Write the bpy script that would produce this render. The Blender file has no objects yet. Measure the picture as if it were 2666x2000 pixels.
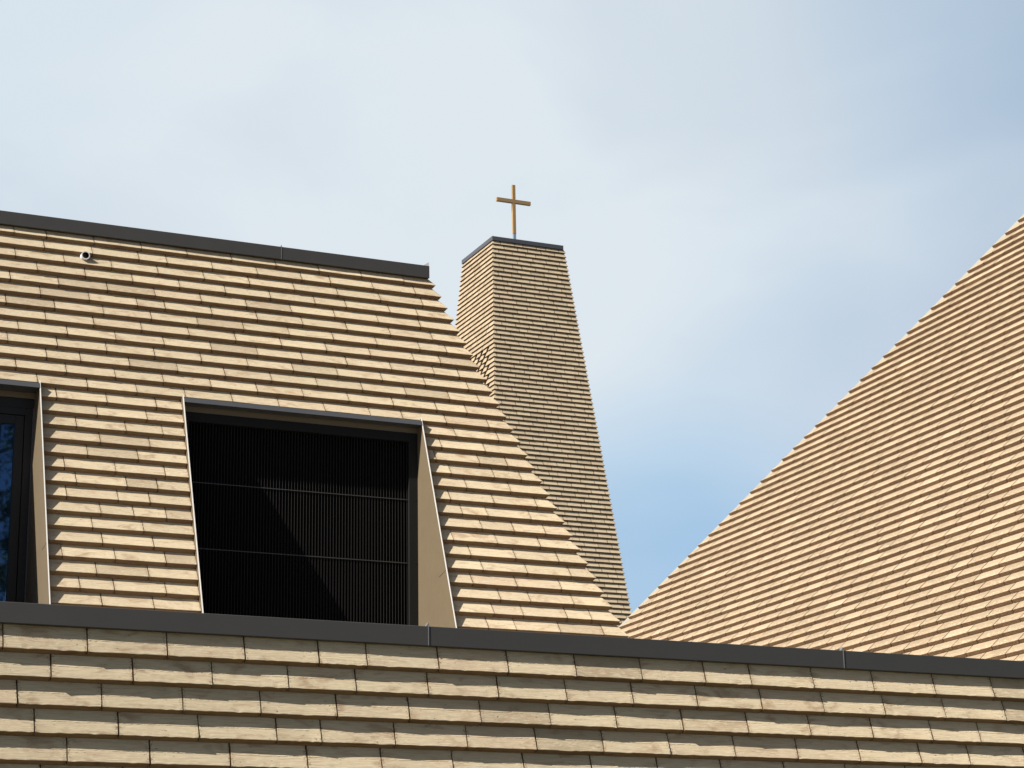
import bpy, math, random
import numpy as np
from mathutils import Vector, Matrix

# ------------------------------------------------------------------ camera
EYE = 1.6
sc = bpy.context.scene
YAW, PITCH, ROLL = 0.426277, 0.281856, -0.01785
fw = Vector((math.sin(YAW)*math.cos(PITCH), math.cos(YAW)*math.cos(PITCH), math.sin(PITCH)))
r0 = Vector((math.cos(YAW), -math.sin(YAW), 0)); u0 = r0.cross(fw)
right = r0*math.cos(ROLL) + u0*math.sin(ROLL)
up = -r0*math.sin(ROLL) + u0*math.cos(ROLL)
cam = bpy.data.objects.new("camera", bpy.data.cameras.new("camera"))
sc.collection.objects.link(cam)
m = Matrix((right, up, -fw)).transposed().to_4x4(); m.translation = (0, 0, EYE)
cam.matrix_world = m
cam.data.sensor_width = 36.0
cam.data.lens = 5632.1/2666*36
cam.data.clip_start = 0.1; cam.data.clip_end = 5000
sc.camera = cam

# ------------------------------------------------------------------ sun, sky, exposure
SUN = Vector((-1.2, -0.255, 1.0)).normalized()
SUN_EL = math.asin(SUN.z); SUN_AZ = math.atan2(SUN.x, SUN.y) % (2*math.pi)
sl = bpy.data.lights.new("sun", 'SUN'); sl.energy = 5.0; sl.angle = math.radians(0.55)
sl.color = (1.0, 0.955, 0.885)
so = bpy.data.objects.new("sun", sl); sc.collection.objects.link(so)
so.rotation_euler = SUN.to_track_quat('Z', 'Y').to_euler(); so.location = (-20, -10, 40)
sc.view_settings.view_transform = 'Standard'; sc.view_settings.look = 'None'
sc.view_settings.exposure = 1.55; sc.view_settings.gamma = 1.0

world = bpy.data.worlds.new("World"); sc.world = world; world.use_nodes = True
nt = world.node_tree; nt.nodes.clear()
def N(t, kind, **kw):
    n = t.nodes.new(kind)
    for k, v in kw.items(): setattr(n, k, v)
    return n
def math_node(t, op, a, b=None, c=None, clamp=False):
    n = N(t, 'ShaderNodeMath', operation=op, use_clamp=clamp)
    for i, v in enumerate((a, b, c)):
        if v is None: continue
        if isinstance(v, (int, float)): n.inputs[i].default_value = v
        else: t.links.new(v, n.inputs[i])
    return n.outputs[0]
def mix_color(t, fac, a, b, blend='MIX'):
    n = N(t, 'ShaderNodeMix', data_type='RGBA', blend_type=blend)
    for sock, v in ((n.inputs[0], fac), (n.inputs[6], a), (n.inputs[7], b)):
        if isinstance(v, (int, float)): sock.default_value = v
        elif isinstance(v, tuple): sock.default_value = (*v, 1) if len(v) == 3 else v
        else: t.links.new(v, sock)
    return n.outputs[2]
def smooth(t, v, lo, hi, a=0.0, b=1.0):
    n = N(t, 'ShaderNodeMapRange', interpolation_type='SMOOTHSTEP')
    t.links.new(v, n.inputs[0])
    for i, x in enumerate((lo, hi, a, b)): n.inputs[i+1].default_value = x
    return n.outputs[0]
sky = N(nt, 'ShaderNodeTexSky', sky_type='NISHITA', sun_disc=False)
sky.sun_elevation = SUN_EL; sky.sun_rotation = SUN_AZ; sky.air_density = 0.5; sky.dust_density = 1.0; sky.ozone_density = 0.3
bg_sky = N(nt, 'ShaderNodeBackground'); bg_sky.inputs[1].default_value = 0.05
nt.links.new(sky.outputs[0], bg_sky.inputs[0])
tc = N(nt, 'ShaderNodeTexCoord')
def cover(direction, lo, hi):
    d = N(nt, 'ShaderNodeVectorMath', operation='DOT_PRODUCT')
    nt.links.new(tc.outputs['Generated'], d.inputs[0]); d.inputs[1].default_value = Vector(direction).normalized()
    return smooth(nt, d.outputs['Value'], math.cos(math.radians(lo)), math.cos(math.radians(hi)))
def px_dir(x, y):
    return (right*((x-1333)/5632.1) - up*((y-1000)/5632.1) + fw)
mp = N(nt, 'ShaderNodeMapping'); mp.inputs['Scale'].default_value = (4.2, 4.2, 8.0); mp.inputs['Rotation'].default_value = (0.3, 0.5, 0.2)
nt.links.new(tc.outputs['Generated'], mp.inputs[0])
nz = N(nt, 'ShaderNodeTexNoise'); nz.inputs['Scale'].default_value = 1.3; nz.inputs['Detail'].default_value = 5; nz.inputs['Roughness'].default_value = 0.45
nz.inputs['Distortion'].default_value = 0.3
nt.links.new(mp.outputs[0], nz.inputs[0])
bank = cover(px_dir(600, 350), 36, 5)                      # the bank of thin cloud in front of the viewer
wisps = smooth(nt, nz.outputs['Fac'], 0.28, 0.72, -0.08, 0.08)
fac = math_node(nt, 'ADD', bank, math_node(nt, 'MULTIPLY', wisps, math_node(nt, 'POWER', bank, 0.5)), clamp=True)
fac = math_node(nt, 'MULTIPLY', fac, 0.97)
thin = None                                               # thinner patches of the veil where blue shows through
for (hx_, hy_, lo_, hi_, amt) in ((1660, 1680, 8.0, 0.5, 0.80), (2860, -60, 9.0, 0.5, 0.38), (2230, 1050, 8, 1, 0.22), (-250, -150, 9, 1, 0.16)):
    c_ = math_node(nt, 'MULTIPLY', cover(px_dir(hx_, hy_), lo_, hi_), amt)
    thin = c_ if thin is None else math_node(nt, 'ADD', thin, c_, clamp=True)
thin = math_node(nt, 'ADD', thin, smooth(nt, nz.outputs['Fac'], 0.3, 0.75, 0.09, -0.09), clamp=True)
veil = mix_color(nt, thin, (0.745, 0.815, 0.868), (0.36, 0.575, 0.80))
bg_cloud = N(nt, 'ShaderNodeBackground'); nt.links.new(veil, bg_cloud.inputs[0]); bg_cloud.inputs[1].default_value = 0.345
mx = N(nt, 'ShaderNodeMixShader'); nt.links.new(fac, mx.inputs[0])
nt.links.new(bg_sky.outputs[0], mx.inputs[1]); nt.links.new(bg_cloud.outputs[0], mx.inputs[2])
ow = N(nt, 'ShaderNodeOutputWorld'); nt.links.new(mx.outputs[0], ow.inputs[0])

# ------------------------------------------------------------------ materials
ALB = 0.78                                                # common scale of the paint and clay reflectances
def alb(c): return tuple(x*ALB for x in c)
def material(name):
    mt = bpy.data.materials.new(name); mt.use_nodes = True
    t = mt.node_tree; b = t.nodes['Principled BSDF']
    return mt, t, b
def noise(t, vec, scale, detail=3, rough=0.5, dist=0.0):
    n = N(t, 'ShaderNodeTexNoise'); n.inputs['Scale'].default_value = scale
    n.inputs['Detail'].default_value = detail; n.inputs['Roughness'].default_value = rough; n.inputs['Distortion'].default_value = dist
    t.links.new(vec, n.inputs[0]); return n.outputs['Fac']
def scaled(t, vec, s):
    n = N(t, 'ShaderNodeMapping'); n.inputs['Scale'].default_value = s; t.links.new(vec, n.inputs[0]); return n.outputs[0]

def tile_material():
    mt, t, b = material("clay_tile")
    uv = N(t, 'ShaderNodeUVMap', uv_map="metres").outputs[0]
    un = N(t, 'ShaderNodeUVMap', uv_map="unit").outputs[0]
    at = N(t, 'ShaderNodeAttribute', attribute_name="tint").outputs['Fac']
    at2 = N(t, 'ShaderNodeAttribute', attribute_name="tone").outputs['Fac']
    sep = N(t, 'ShaderNodeSeparateXYZ'); t.links.new(un, sep.inputs[0])
    sepm = N(t, 'ShaderNodeSeparateXYZ'); t.links.new(uv, sepm.inputs[0])
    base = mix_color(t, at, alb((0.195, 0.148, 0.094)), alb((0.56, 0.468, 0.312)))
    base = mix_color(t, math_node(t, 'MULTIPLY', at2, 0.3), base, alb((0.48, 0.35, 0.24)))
    grain = noise(t, scaled(t, uv, (7, 150, 1)), 1.0, 4, 0.6, 0.4)
    base = mix_color(t, smooth(t, grain, 0.38, 0.72, 0.0, 0.5), base, alb((0.34, 0.245, 0.155)))
    cloud = noise(t, scaled(t, uv, (5, 12, 1)), 1.0, 3, 0.55, 0.8)
    base = mix_color(t, smooth(t, cloud, 0.50, 0.76, 0.0, 0.85), base, alb((0.32, 0.22, 0.13)))
    pale = noise(t, scaled(t, uv, (6, 26, 3)), 1.7, 3, 0.6, 0.6)
    base = mix_color(t, smooth(t, pale, 0.58, 0.80, 0.0, 0.5), base, alb((0.62, 0.53, 0.39)))
    streak = noise(t, scaled(t, uv, (22, 120, 1)), 1.0, 4, 0.65, 0.5)
    low = smooth(t, sep.outputs[1], 0.45, 0.75)
    base = mix_color(t, math_node(t, 'MULTIPLY', low, smooth(t, streak, 0.5, 0.66, 0.0, 0.5)), base, alb((0.64, 0.56, 0.41)))
    # dark pits and scratches, chipped joint edges
    pit = noise(t, scaled(t, uv, (38, 95, 1)), 1.0, 2, 0.5, 0.6)
    base = mix_color(t, smooth(t, pit, 0.715, 0.755, 0.0, 0.8), base, alb((0.09, 0.055, 0.03)))
    e = math_node(t, 'ABSOLUTE', math_node(t, 'SUBTRACT', sep.outputs[0], 0.5))
    edge = smooth(t, e, 0.44, 0.495)
    chip = noise(t, scaled(t, uv, (75, 110, 1)), 1.0, 3, 0.6)
    chipm = math_node(t, 'MULTIPLY', edge, smooth(t, chip, 0.50, 0.60))
    base = mix_color(t, math_node(t, 'MULTIPLY', chipm, 0.7), base, alb((0.11, 0.07, 0.04)))
    body = N(t, 'ShaderNodeAttribute', attribute_name="body").outputs['Fac']      # browner tile ends, with underside shade painted in
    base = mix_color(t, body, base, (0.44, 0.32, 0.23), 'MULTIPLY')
    t.links.new(base, b.inputs['Base Color'])
    b.inputs['Roughness'].default_value = 0.85; b.inputs['Diffuse Roughness'].default_value = 0.8
    b.inputs['Specular IOR Level'].default_value = 0.2
    # relief: drag marks, wire-cut line, grit
    h = math_node(t, 'MULTIPLY', grain, 0.5)
    grit = noise(t, scaled(t, uv, (160, 260, 1)), 1.0, 2, 0.7)
    h = math_node(t, 'ADD', h, math_node(t, 'MULTIPLY', grit, 0.35))
    line = math_node(t, 'ABSOLUTE', math_node(t, 'SUBTRACT', sepm.outputs[1], 0.088))
    line = math_node(t, 'MULTIPLY', smooth(t, line, 0.0, 0.003, 1.0, 0.0), smooth(t, noise(t, scaled(t, uv, (40, 4, 1)), 1.0, 3), 0.42, 0.6))
    h = math_node(t, 'ADD', h, math_node(t, 'MULTIPLY', line, 0.9))
    h = math_node(t, 'SUBTRACT', h, math_node(t, 'MULTIPLY', smooth(t, pit, 0.71, 0.76), 1.4))
    bp = N(t, 'ShaderNodeBump'); bp.inputs['Strength'].default_value = 0.8; bp.inputs['Distance'].default_value = 0.005
    t.links.new(h, bp.inputs['Height']); t.links.new(bp.outputs[0], b.inputs['Normal'])
    return mt
def metal(name, col, rough, metallic=0.0, spec=0.5, var=0.12):
    mt, t, b = material(name)
    tcx = N(t, 'ShaderNodeTexCoord').outputs['Object']
    n1 = noise(t, scaled(t, tcx, (0.8, 0.8, 2.5)), 2.0, 4, 0.6)
    c = mix_color(t, n1, tuple(x*(1-var)*ALB for x in col), tuple(x*(1+var)*ALB for x in col))
    t.links.new(c, b.inputs['Base Color'])
    r = math_node(t, 'ADD', math_node(t, 'MULTIPLY', noise(t, tcx, 9.0, 3), 0.15), rough-0.07)
    t.links.new(r, b.inputs['Roughness'])
    b.inputs['Metallic'].default_value = metallic; b.inputs['Specular IOR Level'].default_value = spec
    bp = N(t, 'ShaderNodeBump'); bp.inputs['Strength'].default_value = 0.12; bp.inputs['Distance'].default_value = 0.01
    t.links.new(noise(t, scaled(t, tcx, (1, 1, 1)), 1.6, 2), bp.inputs['Height']); t.links.new(bp.outputs[0], b.inputs['Normal'])
    return mt
TILE = tile_material()
UNDER = metal("roofing_underlay", (0.018, 0.016, 0.014), 0.9)
COPING = metal("dark_bronze_metal", (0.041, 0.038, 0.033), 0.5, 0.0, 0.45, 0.06)
CAPBLUE = metal("blue_grey_metal", (0.055, 0.057, 0.063), 0.45, 0.0, 0.5, 0.06)
SEAM = metal("bare_seam_metal", (0.15, 0.147, 0.14), 0.4, 0.3)
JAMB = metal("champagne_metal", (0.142, 0.109, 0.067), 0.42, 0.25, 0.5, 0.05)
EDGE = metal("folded_edge_glint", (0.55, 0.53, 0.50), 0.4, 0.0)  # sun glint on folded metal painted as a pale colour
HEAD = metal("grey_flashing", (0.05, 0.052, 0.056), 0.45)
BLACK = metal("black_metal", (0.008, 0.0076, 0.007), 0.6, 0.0, 0.15)
SLAT = metal("dark_bar_metal", (0.0115, 0.0105, 0.009), 0.6, 0.0, 0.2)
RAIL = metal("rail_metal", (0.032, 0.029, 0.024), 0.5)
FRAME = metal("anthracite_frame", (0.011, 0.0105, 0.010), 0.5, 0.0, 0.25)
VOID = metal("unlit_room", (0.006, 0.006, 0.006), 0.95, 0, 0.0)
GOLD = metal("gilded_metal", (0.30, 0.19, 0.082), 0.5, 0.15, 0.5, 0.08)
ZINC = metal("galvanised_steel", (0.28, 0.35, 0.40), 0.45, 0.4)
PLASTIC = metal("white_pvc", (0.55, 0.545, 0.54), 0.4)
HIPM = metal("pale_olive_flashing", (0.22, 0.205, 0.16), 0.55)
def glass_material():
    mt, t, b = material("window_glass")
    b.inputs['Base Color'].default_value = (0.004, 0.007, 0.012, 1)
    b.inputs['Specular Tint'].default_value = (0.30, 0.60, 1.0, 1)      # blue of the reflected sky put into the glass tint
    b.inputs['Roughness'].default_value = 0.02; b.inputs['IOR'].default_value = 2.5
    tcx = N(t, 'ShaderNodeTexCoord').outputs['Object']
    bp = N(t, 'ShaderNodeBump'); bp.inputs['Strength'].default_value = 0.03; bp.inputs['Distance'].default_value = 0.02
    t.links.new(noise(t, tcx, 1.3, 1), bp.inputs['Height']); t.links.new(bp.outputs[0], b.inputs['Normal'])
    return mt
GLASS = glass_material()
def ground_material():
    mt, t, b = material("paving")
    tcx = N(t, 'ShaderNodeTexCoord').outputs['Object']
    c = mix_color(t, noise(t, tcx, 0.15, 5), (0.05, 0.055, 0.03), (0.09, 0.085, 0.055))
    t.links.new(c, b.inputs['Base Color']); b.inputs['Roughness'].default_value = 0.9
    return mt
GROUND = ground_material()
def gravel_material():
    mt, t, b = material("roof_gravel")
    tcx = N(t, 'ShaderNodeTexCoord').outputs['Object']
    c = mix_color(t, noise(t, tcx, 40, 3), (0.16, 0.145, 0.12), (0.34, 0.31, 0.27))
    t.links.new(c, b.inputs['Base Color']); b.inputs['Roughness'].default_value = 0.95
    return mt
GRAVEL = gravel_material()

# ------------------------------------------------------------------ mesh helpers
class MB:
    """collects faces of one mesh"""
    def __init__(s): s.v = []; s.f = []; s.mi = []; s.tint = []; s.tone = []; s.uv = []; s.un = []; s.body = []
    def face(s, idx, mi=0, tint=0.5, tone=0.0, uv=None, un=None, body=0.0):
        s.body.append(body)
        s.f.append(idx); s.mi.append(mi); s.tint.append(tint); s.tone.append(tone)
        k = len(idx); s.uv += uv or [(0, 0)]*k; s.un += un or [(0.5, 0.5)]*k
    def poly(s, pts, mi=0):
        i = len(s.v); s.v += [tuple(p) for p in pts]; s.face(list(range(i, i+len(pts))), mi)
    def prism(s, pts, d, mi=0):
        """closed prism: polygon pts swept by vector d"""
        k = len(pts); i = len(s.v); d = Vector(d)
        s.v += [tuple(p) for p in pts] + [tuple(Vector(p)+d) for p in pts]
        s.face(list(range(i, i+k)), mi); s.face([i+k+j for j in range(k)][::-1], mi)
        for j in range(k):
            s.face([i+j, i+(j+1) % k, i+k+(j+1) % k, i+k+j], mi)
    def box(s, x0, x1, y0, y1, z0, z1, mi=0):
        s.prism([(x0, y0, z0), (x1, y0, z0), (x1, y1, z0), (x0, y1, z0)], (0, 0, z1-z0), mi)
    def build(s, name, mats, parent=None, bevel=0.0, origin=None):
        me = bpy.data.meshes.new(name)
        o = Vector(origin) if origin is not None else Vector((0, 0, 0))
        me.from_pydata([tuple(Vector(p)-o) for p in s.v], [], s.f)
        mats = mats if isinstance(mats, (list, tuple)) else [mats]
        for mt in mats: me.materials.append(mt)
        me.polygons.foreach_set('material_index', s.mi)
        for nm, dat in (("metres", s.uv), ("unit", s.un)):
            l = me.uv_layers.new(name=nm); l.data.foreach_set('uv', np.array(dat, dtype=np.float32).ravel())
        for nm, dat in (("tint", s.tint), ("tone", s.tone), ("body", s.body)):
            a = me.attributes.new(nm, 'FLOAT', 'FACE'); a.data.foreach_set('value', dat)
        import bmesh
        bm = bmesh.new(); bm.from_mesh(me); bmesh.ops.recalc_face_normals(bm, faces=bm.faces); bm.to_mesh(me); bm.free()
        ob = bpy.data.objects.new(name, me); sc.collection.objects.link(ob)
        if parent is not None:
            ob.parent = parent
            ob.location = o - world_loc(parent)
        else: ob.location = o
        if bevel:
            bv = ob.modifiers.new("bevel", 'BEVEL'); bv.width = bevel; bv.segments = 2; bv.limit_method = 'ANGLE'
        return ob
def world_loc(o):
    l = Vector(o.location)
    while o.parent: o = o.parent; l += Vector(o.location)
    return l
def thing(name, label, cat, loc):
    o = bpy.data.objects.new(name, None); sc.collection.objects.link(o)
    o.location = loc; o['label'] = label; o['category'] = cat; o.empty_display_size = 0.3
    return o

BV = 0.0018; TAU = math.radians(17.6); TT = math.tan(TAU); ST = math.sin(TAU); CT = math.cos(TAU)      # lean of a tile face off the roof plane
BA = math.radians(28); SBA, CBA = math.sin(BA), math.cos(BA)                              # lean of its sawn lower end
def tile_row(mb, O, a, u, n, s, p, segs, L, rng, seg=3, camber=0.002, rough=0.0, joints=None, prev=None, gapw=0.004, cut=0.12, mu=0.86, nf=0, sd=0.075):  # mu: mean tint, set per wall to offset uneven sunlight
    """one course of lapped tiles; s = height of its lower arris on the roof plane.
    segs: list of ((c0,c1,c2) low end, (c0,c1,c2) high end) with end = c0 + c1*s + c2*h.  Returns the joint positions."""
    q = p*TT/(CBA+SBA*TT)
    prof = [(s+p, -p*TT)]+[(s+p*f_, -p*f_*TT) for f_ in [1-(j_+1)/(nf+1) for j_ in range(nf)]]+[(s+BV*CT, -BV*ST), (s-BV*SBA, -BV*CBA), (s-(q-0.005)*SBA, -(q-0.005)*CBA), (s+p-q*SBA, -p*TT-q*CBA)]
    vv = [0.0]+[p/CT*(j_+1)/(nf+1) for j_ in range(nf)]+[p/CT-BV, p/CT+BV, p/CT+q, 0.0]
    made = []
    for lo, hi in segs:
        ev = lambda c, pt: c[0]+c[1]*pt[0]+c[2]*pt[1]
        xl, xh = ev(lo, (s, 0)), ev(hi, (s, 0))
        if xh-xl < 0.05: continue
        if joints is not None: js = [x for x in joints if xl+0.03 < x < xh-0.03]
        else:
            best = None
            for _ in range(8):
                x = xh-rng.choice((rng.uniform(0.35, 1.0), rng.uniform(0.5, 1.0)))*L; js = []
                while x > xl+0.06*1.5:
                    js.append(x)
                    x -= L*(rng.uniform(0.55, 0.75) if rng.random() < cut else rng.uniform(0.985, 1.01))
                sc_ = sum(1 for j in js for k in (prev or []) if abs(j-k) < 0.16*L)
                if best is None or sc_ < best[0]: best = (sc_, js)
            js = sorted(best[1])
        made += js
        bounds = [None]+js+[None]
        for i in range(len(bounds)-1):
            b0, b1 = bounds[i], bounds[i+1]
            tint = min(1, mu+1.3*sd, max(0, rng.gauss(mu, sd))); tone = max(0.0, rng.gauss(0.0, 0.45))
            if rng.random() < 0.06: tint *= 0.6
            off = rng.uniform(0, 90); off2 = rng.uniform(0, 40)
            gs = lambda m0, sd: m0+max(-1.5, min(1.5, rng.gauss(0, 1)))*sd
            cam_ = gs(0.55, 0.45)*camber; tw = gs(0, 0.4)*camber; lift = gs(0, 0.35)*camber
            g0, g1 = gapw*rng.uniform(0.35, 0.8), gapw*rng.uniform(0.35, 0.8)
            base = len(mb.v); ln = 1.0; us = []
            for k in range(seg+1):
                t = k/seg
                d = cam_*(1-4*t*(1-t)) + tw*(2*t-1) + lift
                rs = rng.gauss(0, rough) if rough else 0.0
                for mm, pt in enumerate(prof):
                    m_ = mm-nf; wf = 1.0 if mm > nf else (mm/(nf+1) if mm else 0.0)
                    xa = (b0+g0) if b0 is not None else ev(lo, pt)
                    xb = (b1-g1) if b1 is not None else ev(hi, pt)
                    if rough and k in (0, seg) and m_ <= 2:
                        j_ = abs(rng.gauss(0, rough*0.9)); xa += j_; xb -= j_
                    x = xa+t*(xb-xa)
                    ds, dh = 0.0, 0.0
                    if mm and m_ <= 2: dh = d*wf; ds = -0.2*d*wf
                    if m_ == 3: dh = d*0.5
                    if m_ == 1: dh -= abs(rs)*0.5; ds += rs
                    if m_ == 2: ds += rs*0.4
                    P = O + a*x + u*(pt[0]+ds) + n*(pt[1]+dh)
                    mb.v.append((P.x, P.y, P.z))
                    if m_ == 1: us.append(x)
                ln = us[-1]-us[0]
            ln = max(ln, 0.01); K = 5+nf
            for k in range(seg):
                for m_ in range(K):
                    m2 = (m_+1) % K
                    A, B = base+k*K+m_, base+k*K+m2
                    C, D = base+(k+1)*K+m2, base+(k+1)*K+m_
                    ua, ub = us[k], us[k+1]; va, vb = vv[m_], vv[m2]
                    mb.face([A, B, C, D], 0, tint, tone, [(ua+off, va+off2*0), (ua+off, vb), (ub+off, vb), (ub+off, va)],
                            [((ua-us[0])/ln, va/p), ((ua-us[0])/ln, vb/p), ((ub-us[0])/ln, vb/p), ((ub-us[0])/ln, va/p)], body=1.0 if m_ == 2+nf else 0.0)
            for k in (0, seg):
                ids = [base+k*K+m_ for m_ in range(K)]
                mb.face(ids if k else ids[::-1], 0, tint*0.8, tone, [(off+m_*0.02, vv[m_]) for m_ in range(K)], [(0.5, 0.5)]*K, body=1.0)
    return made

X, Y, Z = Vector((1, 0, 0)), Vector((0, 1, 0)), Vector((0, 0, 1))
GZ = EYE                                    # heights below are measured from the eye, GZ lifts them to the ground datum

# ------------------------------------------------------------------ ground
mb = MB(); mb.poly([(-900, -900, 0), (900, -900, 0), (900, 900, 0), (-900, 900, 0)])
g = mb.build('ground', GROUND); g['kind'] = 'structure'

# ------------------------------------------------------------------ front annex: low wall with coping
YA = 11.66; PA = 0.1490; LA = 0.45; ZA1 = 1.923
annex = thing('front_annex', 'low tile clad front wall with long dark metal coping, nearest to the viewer', 'wall', (5.5, YA, 0))
def ray(px, py):
    return right*((px-1333)/5632.1) - up*((py-1000)/5632.1) + fw
def jx(px, py): r = ray(px, py); return r.x*(YA/r.y)
ROWJ = [[8.1, 227.8, 436.1, 638.7, 832, 957, 1144, 1325, 1502, 1673, 1838.7, 1958, 2120.8, 2278.1, 2438.1, 2590],
        [133.4, 347, 554, 751.8, 929.3, 1117.7, 1299.5, 1476.9, 1650.6, 1818.6, 1986.2, 2146.8, 2306.8, 2463.6, 2620.9],
        [44.8, 265.3, 476.8, 680.2, 878.8, 1067.6, 1254, 1435, 1607.9, 1780.8, 1949.9, 2112.6, 2275.4, 2430, 2554.8],
        [90.3, 309.2, 518.7, 722.1, 838, 1030.2, 1218.1, 1398.4, 1573.3, 1746.2, 1916.3, 2080, 2241.7, 2400, 2527.6],
        [175.8, 391.8, 601.3, 802.3, 995.6, 1182, 1367, 1544, 1717, 1883.7, 2049, 2210, 2368, 2520, 2660]]
rng = random.Random(11)
mb = MB(); O = Vector((0, YA, GZ)); prev = None
def proj_y(x, z):
    P = Vector((x, YA, z)); return 1000-5632.1*P.dot(up)/P.dot(fw)
for k in range(24):
    s = ZA1-PA*k
    if s-0.1 < -GZ: break
    js = None
    if k < 5:
        js = [jx(v, proj_y(jx(v, 1700+76*k), s)) for v in ROWJ[k]]
        while js[0] > -3.5: js.insert(0, js[0]-LA)
        while js[-1] < 15.5: js.append(js[-1]+LA)
    prev = tile_row(mb, O, X, Z, -Y, s, PA, [((-4, 0, 0), (16, 0, 0))], LA, rng, seg=14, nf=4, mu=0.97, camber=0.004, rough=0.0016, joints=js, prev=prev, gapw=0.005)
mb.box(-4, 16, YA+0.105, YA+0.25, 0.0, GZ+2.05, 1)
mb.build('tile_cladding', [TILE, UNDER], annex, origin=(5.5, YA, 0))
FY = YA+0.002; CT_, CB_ = 0.18625*FY, 0.17635*FY
mb = MB(); mb.prism([(-4.05, FY, GZ+CB_), (-4.05, FY, GZ+CT_), (-4.05, FY+0.36, GZ+CT_+0.012), (-4.05, FY+0.36, GZ+CB_+0.03), (-4.05, FY+0.06, GZ+CB_+0.03), (-4.05, FY+0.055, GZ+CB_)], (20.1, 0, 0))
coping = mb.build('coping', COPING, annex, bevel=0.003, origin=(5.5, FY, GZ+CB_))
for px, py in ((1115.6, 1626.1), (2195.6, 1694)):
    r = ray(px, py); x = r.x*(FY/r.y)
    mb = MB(); mb.box(x-0.0022, x+0.0022, FY-0.003, FY+0.02, GZ+CB_+0.002, GZ+CT_+0.004)
    mb.prism([(x-0.012, FY+0.004, GZ+CT_+0.001), (x+0.004, FY+0.004, GZ+CT_+0.001), (x+0.002, FY+0.004, GZ+CT_+0.024)], (0, 0.03, 0))
    mb.build('joint_seam', SEAM, coping, origin=(x, FY, GZ+CB_))
mb = MB(); mb.box(-4, 10.6, YA+0.25, 17.6, GZ+1.75, GZ+1.98); mb.build('flat_roof', GRAVEL, annex, origin=(5.5, 14, GZ+1.75))

# ------------------------------------------------------------------ left building: steep tiled roof with two window boxes
AB = math.radians(69.3); SB, CB = math.sin(AB), math.cos(AB)
uB = Vector((0, CB, SB)); nB = Vector((0, -SB, CB)); dB = 15.41
OB = -nB*dB + Vector((0, 0, GZ)); PB = 0.1471; LB = 0.45
def Yb(z, h=0.0):            # y of the roof plane at height z (from the eye), offset h outwards
    # point = -nB*dB + uB*s + nB*h
    s = (z + dB*CB - h*CB)/SB
    return dB*SB + CB*s - SB*h
house = thing('tiled_house', 'left building with steep beige tiled roof face holding two recessed windows', 'building', (4.5, 18.5, 0))
WL = (3.00, 3.80); WM = (5.106, 7.444)
HX0 = 15.41*0.80083
def sB(k): return 13.34257-0.1390634*k-2.97259e-4*k*k          # measured course heights along the roof plane
def hipB(k): return (7.86225+0.0445467*k+1.82446e-4*k*k+0.3364*sB(k), -0.3364, 0.889)
rng = random.Random(5)
mb = MB(); prev = None
for k in range(0, 38):
    s = sB(k); z = s*SB-dB*CB; PB = sB(k-1)-s
    if k <= 12: segs = [((-4, 0, 0), hipB(k))]
    else: segs = [((-4, 0, 0), (WL[0]-0.006, 0, 0)), ((WL[1]+0.006, 0, 0), (WM[0]-0.006, 0, 0)), ((WM[1]+0.006, 0, 0), hipB(k))]
    prev = tile_row(mb, OB, X, uB, nB, s, PB, segs, LB, rng, seg=6, camber=0.0035, rough=0.0005, prev=prev, gapw=0.0055,
                    cut=0.08 if k <= 12 else 0.32)
# hip return facing away to the right
AR = math.atan2(0.9354, 0.3364); uR = Vector((-math.cos(AR), 0, math.sin(AR))); nR = Vector((math.sin(AR), 0, math.cos(AR)))
for k in range(0, 38):
    s = sB(k); z = s*SB-dB*CB; PB = sB(k-1)-s; y0 = Yb(z); x0 = hipB(k)[0]-0.3364*s
    tile_row(mb, Vector((x0, 0, GZ+z)), Y, uR, nR, 0.0, PB*SB/math.sin(AR), [((y0, 0.36, -0.889), (y0+2.5, 0, 0))], LB, rng, seg=1, camber=0.001)
# underlay behind the tiles (open where the window boxes sit)
def bq(x0, x1, z0, z1, h=-0.105):
    mb.poly([(x0, Yb(z0, h), GZ+z0), (x1, Yb(z0, h), GZ+z0), (x1, Yb(z1, h), GZ+z1), (x0, Yb(z1, h), GZ+z1)], 1)
zh = 5.425
def hx(z): return HX0-0.3364*((z+dB*CB)/SB)-0.13
mb.poly([(-4, Yb(zh, -.105), GZ+zh), (hx(zh), Yb(zh, -.105), GZ+zh), (hx(7.2), Yb(7.2, -.105), GZ+7.2), (-4, Yb(7.2, -.105), GZ+7.2)], 1)
mb.poly([(WM[1]+0.006, Yb(1.9, -.105), GZ+1.9), (hx(1.9), Yb(1.9, -.105), GZ+1.9), (hx(zh), Yb(zh, -.105), GZ+zh), (WM[1]+0.006, Yb(zh, -.105), GZ+zh)], 1)
bq(WL[1]+0.006, WM[0]-0.006, 1.9, zh); bq(-4, WL[0]-0.006, 1.9, zh)
mb.prism([(hx(1.9), Yb(1.9)+.13, GZ+1.9), (hx(7.2), Yb(7.2)+.13, GZ+7.2), (hx(7.2), 22.3, GZ+7.2), (hx(1.9), 22.3, GZ+1.9)], (-0.03, 0, 0), 1)
mb.box(-4, 7.5, 22.3, 22.4, 0.0, GZ+7.2, 1)
mb.box(-4, 9.6, 17.6, 22.3, 0.0, GZ+1.88, 1)
mb.box(-4, 7.6, 19.45, 22.3, GZ+7.0, GZ+7.15, 1)
mb.build('roof_cladding', [TILE, UNDER], house, origin=(4.5, 18.5, GZ))

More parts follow.
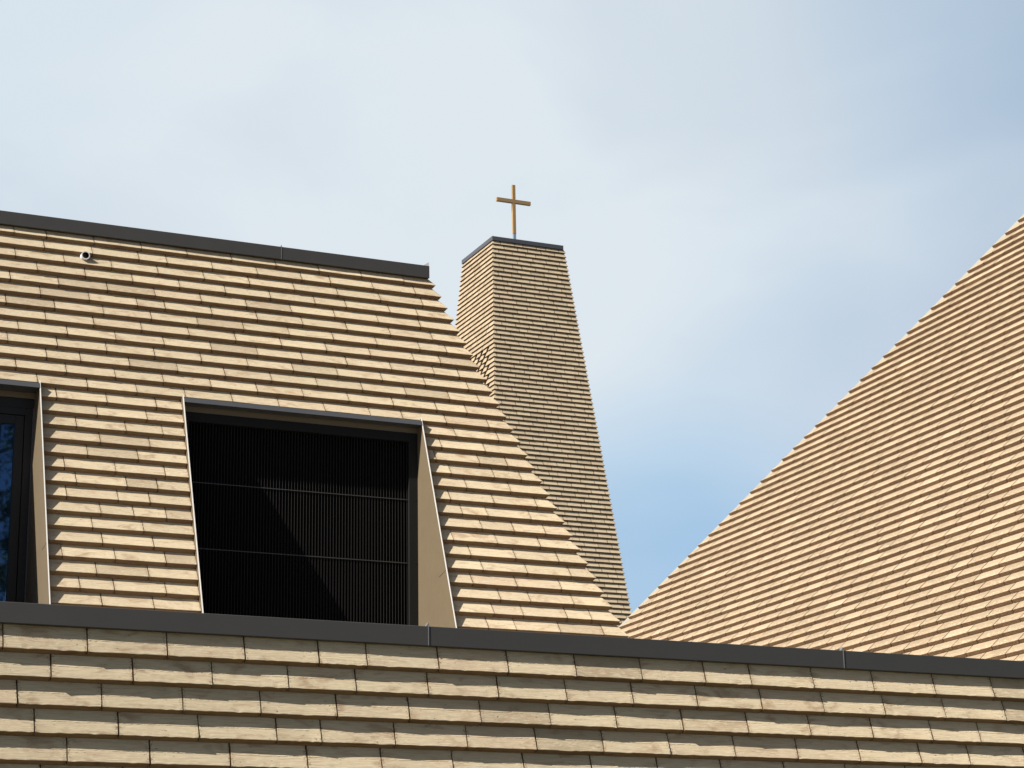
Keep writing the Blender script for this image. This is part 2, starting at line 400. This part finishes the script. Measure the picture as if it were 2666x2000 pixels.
# ridge coping
FYB = 19.14; zt, zb = 0.37812*FYB, 0.37135*FYB
mb = MB(); mb.prism([(-4, FYB, GZ+zb), (-4, FYB, GZ+zt), (-4, FYB+0.4, GZ+zt+0.01), (-4, FYB+0.4, GZ+zb+0.02), (-4, FYB+0.09, GZ+zb+0.004)], (11.8, 0, 0))
rc = mb.build('ridge_coping', COPING, house, bevel=0.003, origin=(4.5, FYB, GZ+zb))
x = 6.236
mb = MB(); mb.box(x-0.003, x+0.003, FYB-0.0025, FYB+0.02, GZ+zb+0.002, GZ+zt+0.004)
mb.prism([(x-0.008, FYB+0.005, GZ+zt+0.001), (x+0.003, FYB+0.005, GZ+zt+0.001), (x+0.001, FYB+0.005, GZ+zt+0.024)], (0, 0.02, 0))
mb.build('joint_seam', SEAM, rc, origin=(x, FYB, GZ+zb))
mb = MB(); mb.prism([(7.735, FYB+0.012, GZ+zt), (7.798, FYB+0.012, GZ+zt), (7.800, FYB+0.012, GZ+zt+0.042), (7.786, FYB+0.012, GZ+zt+0.036)], (0, 0.05, 0))
mb.build('end_upstand', EDGE, rc, origin=(7.79, FYB, GZ+zt))

# vent pipe
px, pz, r1, r2 = 4.285, 6.862, 0.041, 0.031
yv = Yb(pz)-0.03
mb = MB(); n_ = 28; i0 = len(mb.v)
for rr, yy in ((r1, yv+0.25), (r1, yv), (r2, yv), (r2, yv+0.25)):
    for k in range(n_):
        t = 2*math.pi*k/n_; mb.v.append((px+rr*math.cos(t), yy, GZ+pz+rr*math.sin(t)))
for j in range(3):
    for k in range(n_):
        a_, b_ = i0+j*n_+k, i0+j*n_+(k+1) % n_; mb.face([a_, b_, b_+n_, a_+n_], 0 if j < 2 else 1)
i1 = len(mb.v)
for k in range(n_):
    t = 2*math.pi*k/n_; mb.v.append((px+r2*math.cos(t), yv+0.14, GZ+pz+r2*math.sin(t)))
mb.face(list(range(i1, i1+n_)), 1)
vp = mb.build('vent_pipe', [PLASTIC, BLACK], house, origin=(px, yv, GZ+pz)); vp['label'] = 'short white plastic pipe end sticking out of the tiles'

# window boxes
def window_box(name, x0, x1, label, yw):
    ztop = 5.475
    w = bpy.data.objects.new(name, None); sc.collection.objects.link(w)
    w.parent = house; w.location = Vector(((x0+x1)/2, yw, GZ+2.2))-Vector(house.location); w['label'] = label
    zt_, zb_ = 5.442, 2.0; hf = 0.030; th = 0.003
    for xs, inner in ((x0, 1), (x1, -1)):
        mb = MB()
        pts = [(xs-th, Yb(zb_, hf), GZ+zb_), (xs-th, Yb(zt_, hf), GZ+zt_), (xs-th, yw+0.1, GZ+zt_), (xs-th, yw+0.1, GZ+zb_)]
        mb.prism(pts, (2*th, 0, 0), 0)
        e = [(xs-th-0.0012, Yb(zb_, hf)-0.003, GZ+zb_), (xs-th-0.0012, Yb(zt_, hf)-0.003, GZ+zt_+0.002), (xs-th-0.0012, Yb(zt_, hf)+0.004, GZ+zt_+0.002), (xs-th-0.0012, Yb(zb_, hf)+0.004, GZ+zb_)]
        sp = mb.build('side_panel', [JAMB, EDGE], w, origin=(xs, yw, GZ+3))
        mb = MB(); mb.prism(e, (2*th+0.0024, 0, 0), 0); mb.build('folded_edge', EDGE, sp, origin=(xs, Yb(3, hf), GZ+3))
        # lap seam low on the panel
        mb = MB(); zs = 3.86; xi = xs+inner*(th+0.0006)
        mb.prism([(xi, Yb(zs, hf)+0.01, GZ+zs), (xi, Yb(zs, hf)+0.016, GZ+zs), (xi, Yb(zs, hf)+0.17, GZ+zs-0.03), (xi, Yb(zs, hf)+0.168, GZ+zs-0.034)], (inner*0.0008, 0, 0))
        mb.build('lap_seam', BLACK, sp, origin=(xi, Yb(zs), GZ+zs))
    a0, a1 = x0+th+0.001, x1-th-0.001
    mb = MB(); z1, z0 = 5.414, 5.366; h0 = 0.036
    mb.prism([(a0, Yb(z0, h0), GZ+z0), (a0, Yb(z1, h0), GZ+z1), (a0, Yb(z1, -0.06), GZ+z1+0.015), (a0, yw-0.03, GZ+z1), (a0, yw-0.03, GZ+z0), (a0, Yb(z0, h0)+0.012, GZ+z0)], (a1-a0, 0, 0))
    mb.build('head_flashing', HEAD, w, bevel=0.002, origin=((x0+x1)/2, Yb(z0), GZ+z0))
    mb = MB(); mb.box(a0, a1, yw-0.022, yw+0.1, GZ+5.315, GZ+5.44); mb.build('head_panel', JAMB, w, origin=((x0+x1)/2, yw, GZ+5.315))
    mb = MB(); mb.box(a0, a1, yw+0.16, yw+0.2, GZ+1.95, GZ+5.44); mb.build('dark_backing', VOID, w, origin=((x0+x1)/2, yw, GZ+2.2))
    return w, a0, a1
YW = 18.62
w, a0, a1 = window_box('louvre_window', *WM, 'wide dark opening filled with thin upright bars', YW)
mb = MB(); zt_, zb_ = 5.314, 2.0; b = 0.088
mb.box(a0, a0+b, YW-0.03, YW+0.04, GZ+zb_, GZ+zt_); mb.box(a1-b, a1, YW-0.03, YW+0.04, GZ+zb_, GZ+zt_)
mb.box(a0+b, a1-b, YW-0.03, YW+0.04, GZ+zt_-b, GZ+zt_)
for zz in (4.664, 4.054):
    for xx in (a1-0.022,):
        k0 = len(mb.v)
        mb.box(xx-0.004, xx+0.004, YW-0.036, YW-0.03, GZ+zz-0.004, GZ+zz+0.004)
mb.build('frame', BLACK, w, bevel=0.002, origin=((a0+a1)/2, YW, GZ+zb_))
mb = MB(); xa, xb = a0+b+0.01, a1-b-0.01; cnt = int((xb-xa)/0.0294)
for k in range(cnt+1):
    xx = xb-k*0.0294
    mb.box(xx-0.002, xx+0.002, YW, YW+0.022, GZ+zb_, GZ+zt_-b)
mb.build('upright_bars', SLAT, w, origin=((a0+a1)/2, YW, GZ+zb_))
for zz in (4.664, 4.054):
    mb = MB(); mb.box(a0+b, a1-b, YW-0.004, YW-0.0005, GZ+zz-0.0035, GZ+zz+0.0035)
    mb.build('cross_rail', RAIL, w, origin=((a0+a1)/2, YW, GZ+zz))

YG = 18.69
w, a0, a1 = window_box('glazed_window', *WL, 'recessed glazed window reflecting blue sky and tree branches', YG)
mb = MB(); zt_, zb_ = 5.225, 2.0
def ring(mb, x0, x1, z0, z1, b, y0, y1):
    mb.box(x0, x0+b, y0, y1, GZ+z0, GZ+z1); mb.box(x1-b, x1, y0, y1, GZ+z0, GZ+z1); mb.box(x0+b, x1-b, y0, y1, GZ+z1-b, GZ+z1)
ring(mb, a0+0.012, a1-0.012, zb_, zt_, 0.066, YG-0.02, YG+0.05)
mb.box(a0, a1, YG-0.016, YG+0.05, GZ+zt_+0.001, GZ+5.314)
ring(mb, a0+0.083, a1-0.083, zb_, zt_-0.071, 0.078, YG-0.012, YG+0.05)
mb.build('frame', FRAME, w, bevel=0.003, origin=((a0+a1)/2, YG, GZ+zb_))
mb = MB(); mb.box(a0+0.161, a1-0.161, YG+0.012, YG+0.02, GZ+zb_, GZ+zt_-0.149)
mb.build('pane', GLASS, w, origin=((a0+a1)/2, YG, GZ+zb_))
mb = MB(); mb.box(a1-0.0115, a1-0.0005, YG-0.03, YG+0.04, GZ+zb_, GZ+zt_); mb.build('edge_strip', HEAD, w, origin=(a1, YG, GZ+zb_))

# ------------------------------------------------------------------ right hall: big sloping roof
GC = math.radians(59); SC, CC = math.sin(GC), math.cos(GC)
uC = Vector((CC, 0, SC)); nC = Vector((-SC, 0, CC)); dC = 9.89
OC = -nC*dC + Vector((0, 0, GZ)); PC = 0.14847; LC = 0.45
hall = thing('church_hall', 'large building on the right whose steep tiled roof rises out of the picture', 'building', (18, 22, 0))
HY0 = 28.858+1.276*12.574
hipC = (HY0, -1.276, 0.9)
rng = random.Random(23); mb = MB(); prev = None
for k in range(-32, 50):
    s = 12.577+PC*k; hipC = (42.392-0.93868*s-0.011076*s*s+1.276*s, -1.276, 0.9)
    prev = tile_row(mb, OC, Y, uC, nC, s, PC, [((12.4, 0, 0), hipC)], LC, rng, seg=2, camber=0.002, prev=prev, gapw=0.0115, cut=0.10, mu=0.02, sd=0.075)  # low mu: hall tiles coloured darker to offset head-on sun
def Pc(s, y, h): return OC+Y*y+uC*s+nC*h
s0, s1 = 7.0, 20.1
mb.poly([Pc(s0, 12.4, -.1), Pc(s0, HY0-1.276*s0-.1, -.1), Pc(s1, HY0-1.276*s1-.1, -.1), Pc(s1, 12.4, -.1)], 1)
b0 = Pc(s0, 12.4, -.1)
mb.poly([Pc(s0, HY0-1.276*s0-.1, -.1), Pc(s1, HY0-1.276*s1-.1, -.1), Pc(s1, HY0-1.276*s1-.1, -.1)+X*6, Pc(s0, HY0-1.276*s0-.1, -.1)+X*14], 1)
mb.box(b0.x+0.05, b0.x+14, 12.4, HY0-1.276*s0-.1, 0.0, b0.z, 0)
mb.build('roof_cladding', [TILE, UNDER], hall, origin=(18, 22, GZ))
mb = MB()
for (y0, y1, h0, h1) in ((-0.15, 0.21, -0.10, -0.05),):
    A = [Pc(s0, HY0-1.276*s0+y0, h0), Pc(s0, HY0-1.276*s0+y1, h0), Pc(s0, HY0-1.276*s0+y1, h1), Pc(s0, HY0-1.276*s0+y0, h1)]
    mb.prism(A, Pc(s1, HY0-1.276*s1, 0)-Pc(s0, HY0-1.276*s0, 0))
mb.build('hip_flashing', HIPM, hall, origin=Pc(12.6, HY0-1.276*12.6, 0))

# ------------------------------------------------------------------ tower
D = 55.0; ZT = 0.3957*D; cF, aL, bR = 0.153, 0.071, 0.086
dF = math.atan(1/cF); dL = math.atan(1/aL); DZ = 0.1467; XC = 24.42; XR = 26.82; DEP = 2.35
tower = thing('church_tower', 'tall slender tapering tiled tower with a flat dark cap, behind both roofs', 'tower', (25.6, D, 0))
uF = Vector((0, math.cos(dF), math.sin(dF))); nF = Vector((0, -math.sin(dF), math.cos(dF)))
uL = Vector((math.cos(dL), 0, math.sin(dL))); nL = Vector((-math.sin(dL), 0, math.cos(dL)))
rng = random.Random(8); mb = MB(); prev = pl = None
K = 112
H0, H1 = 23, 36                                         # courses of the pierced sound opening on the left face
for k in range(0, K):
    z = -DZ*k
    OF = Vector((0, D, GZ+ZT))
    sF = z/math.sin(dF)
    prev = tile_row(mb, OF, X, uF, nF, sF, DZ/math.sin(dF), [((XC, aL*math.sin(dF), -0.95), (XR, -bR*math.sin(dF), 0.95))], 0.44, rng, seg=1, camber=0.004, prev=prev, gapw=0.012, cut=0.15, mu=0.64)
    OL = Vector((XC, 0, GZ+ZT)); sL = z/math.sin(dL)
    lo = (D, cF*math.sin(dL), -0.95); hi = (D+DEP, -0.153*math.sin(dL), 0.95)
    if H0 <= k <= H1:
        yc = D+cF*z; y_ = yc+(0.40 if k % 2 else 0.62); segs = [(lo, (y_, 0, 0))]; y_ += 0.16
        while y_ < D+DEP-0.153*z-0.9:
            segs.append(((y_, 0, 0), (y_+0.28, 0, 0))); y_ += 0.44
        segs.append(((y_, 0, 0), hi))
        tile_row(mb, OL, Y, uL, nL, sL, DZ/math.sin(dL), segs, 0.44, rng, seg=1, camber=0.002, joints=[], mu=0.22)  # darker tint here too, against the strong sun
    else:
        pl = tile_row(mb, OL, Y, uL, nL, sL, DZ/math.sin(dL), [(lo, hi)], 0.44, rng, seg=1, camber=0.004, prev=pl, gapw=0.012, mu=0.22)  # left face tiles coloured darker to offset sun striking them squarely
def ringpts(z, ins):
    return [(XC+aL*z+ins, D+cF*z+ins, GZ+ZT+z), (XR-bR*z-ins, D+cF*z+ins, GZ+ZT+z), (XR-bR*z-ins, D+DEP-.153*z-ins, GZ+ZT+z), (XC+aL*z+ins, D+DEP-.153*z-ins, GZ+ZT+z)]
def frustum(z0, z1, ins, mi):
    A, B = ringpts(z0, ins), ringpts(z1, ins); i = len(mb.v); mb.v += A+B
    for j in range(4): mb.face([i+j, i+(j+1) % 4, i+4+(j+1) % 4, i+4+j], mi)
    mb.face([i+4, i+5, i+6, i+7], mi)
frustum(-ZT-GZ, 0.12, 0.11, 1)
mb.build('tile_cladding', [TILE, UNDER], tower, origin=(25.6, D, GZ))
zc0, zc1 = 0.39754*D-ZT+0.0, 0.3999*D-ZT
R0 = ringpts(zc0, -0.0); 
x0, x1, y0, y1 = XC-0.0, XR-0.07, D+0.0, D+DEP-0.02
mb = MB(); mb.box(x0, x1, y0, y1, GZ+ZT+zc0, GZ+ZT+zc1)
mb.build('roof_cap', CAPBLUE, tower, bevel=0.006, origin=((x0+x1)/2, (y0+y1)/2, GZ+ZT+zc0))

# ------------------------------------------------------------------ cross
YX = D+1.15
cr = thing('cross', 'plain gilded cross standing on the flat cap of the slender tower', 'cross', (0.4573*YX, YX, GZ+ZT+zc1))
xc = 0.45735*YX; hw = 0.051; dp = 0.085
zb0, zt0 = 0.4029*YX, 0.4311*YX; zbar = (0.42055+0.42268)/2*YX; hb = 0.058
mb = MB(); mb.box(xc-hw, xc+hw, YX, YX+dp, GZ+zb0, GZ+zbar-hb); mb.box(xc-hw, xc+hw, YX, YX+dp, GZ+zbar+hb, GZ+zt0)
mb.build('upright', GOLD, cr, bevel=0.004, origin=(xc, YX, GZ+zb0))
mb = MB(); mb.box(0.44719*YX, 0.46727*YX, YX-0.003, YX+dp+0.003, GZ+zbar-hb, GZ+zbar+hb)
mb.build('crossbar', GOLD, cr, bevel=0.004, origin=(xc, YX, GZ+zbar))
mb = MB(); mb.box(xc-hw*0.95, xc+hw*0.95, YX+0.004, YX+dp, GZ+ZT+zc1, GZ+zb0); 
mb.build('base_bracket', ZINC, cr, bevel=0.004, origin=(xc, YX, GZ+ZT+zc1))
mb = MB()
for zz in (0.06, 0.17):
    mb = MB(); mb.box(xc-0.014, xc+0.014, YX-0.008, YX+0.004, GZ+ZT+zc1+zz-0.014, GZ+ZT+zc1+zz+0.014)
    mb.build('bolt', BLACK, cr, origin=(xc, YX, GZ+ZT+zc1+zz))

# ------------------------------------------------------------------ tree behind the viewer, seen mirrored in the window pane
def leaf_material():
    mt, t, b = material("leaf")
    at = N(t, 'ShaderNodeAttribute', attribute_name="tint").outputs['Fac']
    t.links.new(mix_color(t, at, (0.018, 0.035, 0.012), (0.06, 0.09, 0.025)), b.inputs['Base Color']); b.inputs['Roughness'].default_value = 0.7
    return mt
LEAF = leaf_material(); BARK = metal("bark", (0.06, 0.045, 0.032), 0.9, 0, 0.2, 0.3)
TX, TY = 10.0, -15.0
tree = thing('pine_tree', 'open crowned dark pine seen only as a reflection in the glazed window', 'tree', (TX, TY, 0))
rng = random.Random(4)
def tube(mb, pts, rads, n=8):
    prev = None
    for P, r in zip(pts, rads):
        i = len(mb.v)
        for k in range(n):
            a_ = 2*math.pi*k/n; mb.v.append((P.x+r*math.cos(a_), P.y+r*math.sin(a_), P.z))
        if prev is not None:
            for k in range(n): mb.face([prev+k, prev+(k+1) % n, i+(k+1) % n, i+k])
        prev = i
mb = MB(); tube(mb, [Vector((TX+0.25*math.sin(z*0.35), TY+0.2*math.sin(z*0.27), z)) for z in range(0, 18)], [0.34-0.017*z for z in range(0, 18)])
lf = MB()
for j in range(30):
    z = 6.0+11.0*j/29; a_ = j*2.4+rng.uniform(-0.4, 0.4); L_ = (3.4-0.17*(z-6))*rng.uniform(0.7, 1.1)
    b0 = Vector((TX+0.25*math.sin(z*0.35), TY+0.2*math.sin(z*0.27), z)); dv = Vector((math.cos(a_), math.sin(a_), 0.22))
    pts = [b0+dv*(L_*q)+Vector((0, 0, 0.10*q*q)) for q in (0, 0.35, 0.7, 1.0)]
    i0 = len(mb.v); prevp = None
    for P, r in zip(pts, (0.05, 0.035, 0.02, 0.008)):
        i = len(mb.v); sd = Vector((-dv.y, dv.x, 0)).normalized()
        for k in range(6):
            t_ = 2*math.pi*k/6; q_ = P+sd*(r*math.cos(t_))+Vector((0, 0, r*math.sin(t_))); mb.v.append(tuple(q_))
        if prevp is not None:
            for k in range(6): mb.face([prevp+k, prevp+(k+1) % 6, i+(k+1) % 6, i+k])
        prevp = i
    for c_ in range(9):
        q_ = rng.uniform(0.35, 1.05); C0 = b0+dv*(L_*q_)+Vector((rng.gauss(0, 0.22), rng.gauss(0, 0.22), rng.gauss(0.05, 0.16)))
        for _ in range(60):
            P = C0+Vector((rng.gauss(0, 0.19), rng.gauss(0, 0.19), rng.gauss(0, 0.13)))
            d1 = Vector((rng.gauss(0, 1), rng.gauss(0, 1), rng.gauss(0.3, 0.7))).normalized(); d2 = d1.cross(Vector((rng.gauss(0, 1), rng.gauss(0, 1), rng.gauss(0, 1)))).normalized()
            i = len(lf.v); lf.v += [tuple(P), tuple(P+d1*0.11+d2*0.03), tuple(P+d1*0.22), tuple(P+d1*0.11-d2*0.03)]
            lf.face([i, i+1, i+2, i+3], 0, rng.random())
mb.build('trunk', BARK, tree, origin=(TX, TY, 0)); lf.build('crown', LEAF, tree, origin=(TX, TY, 8))
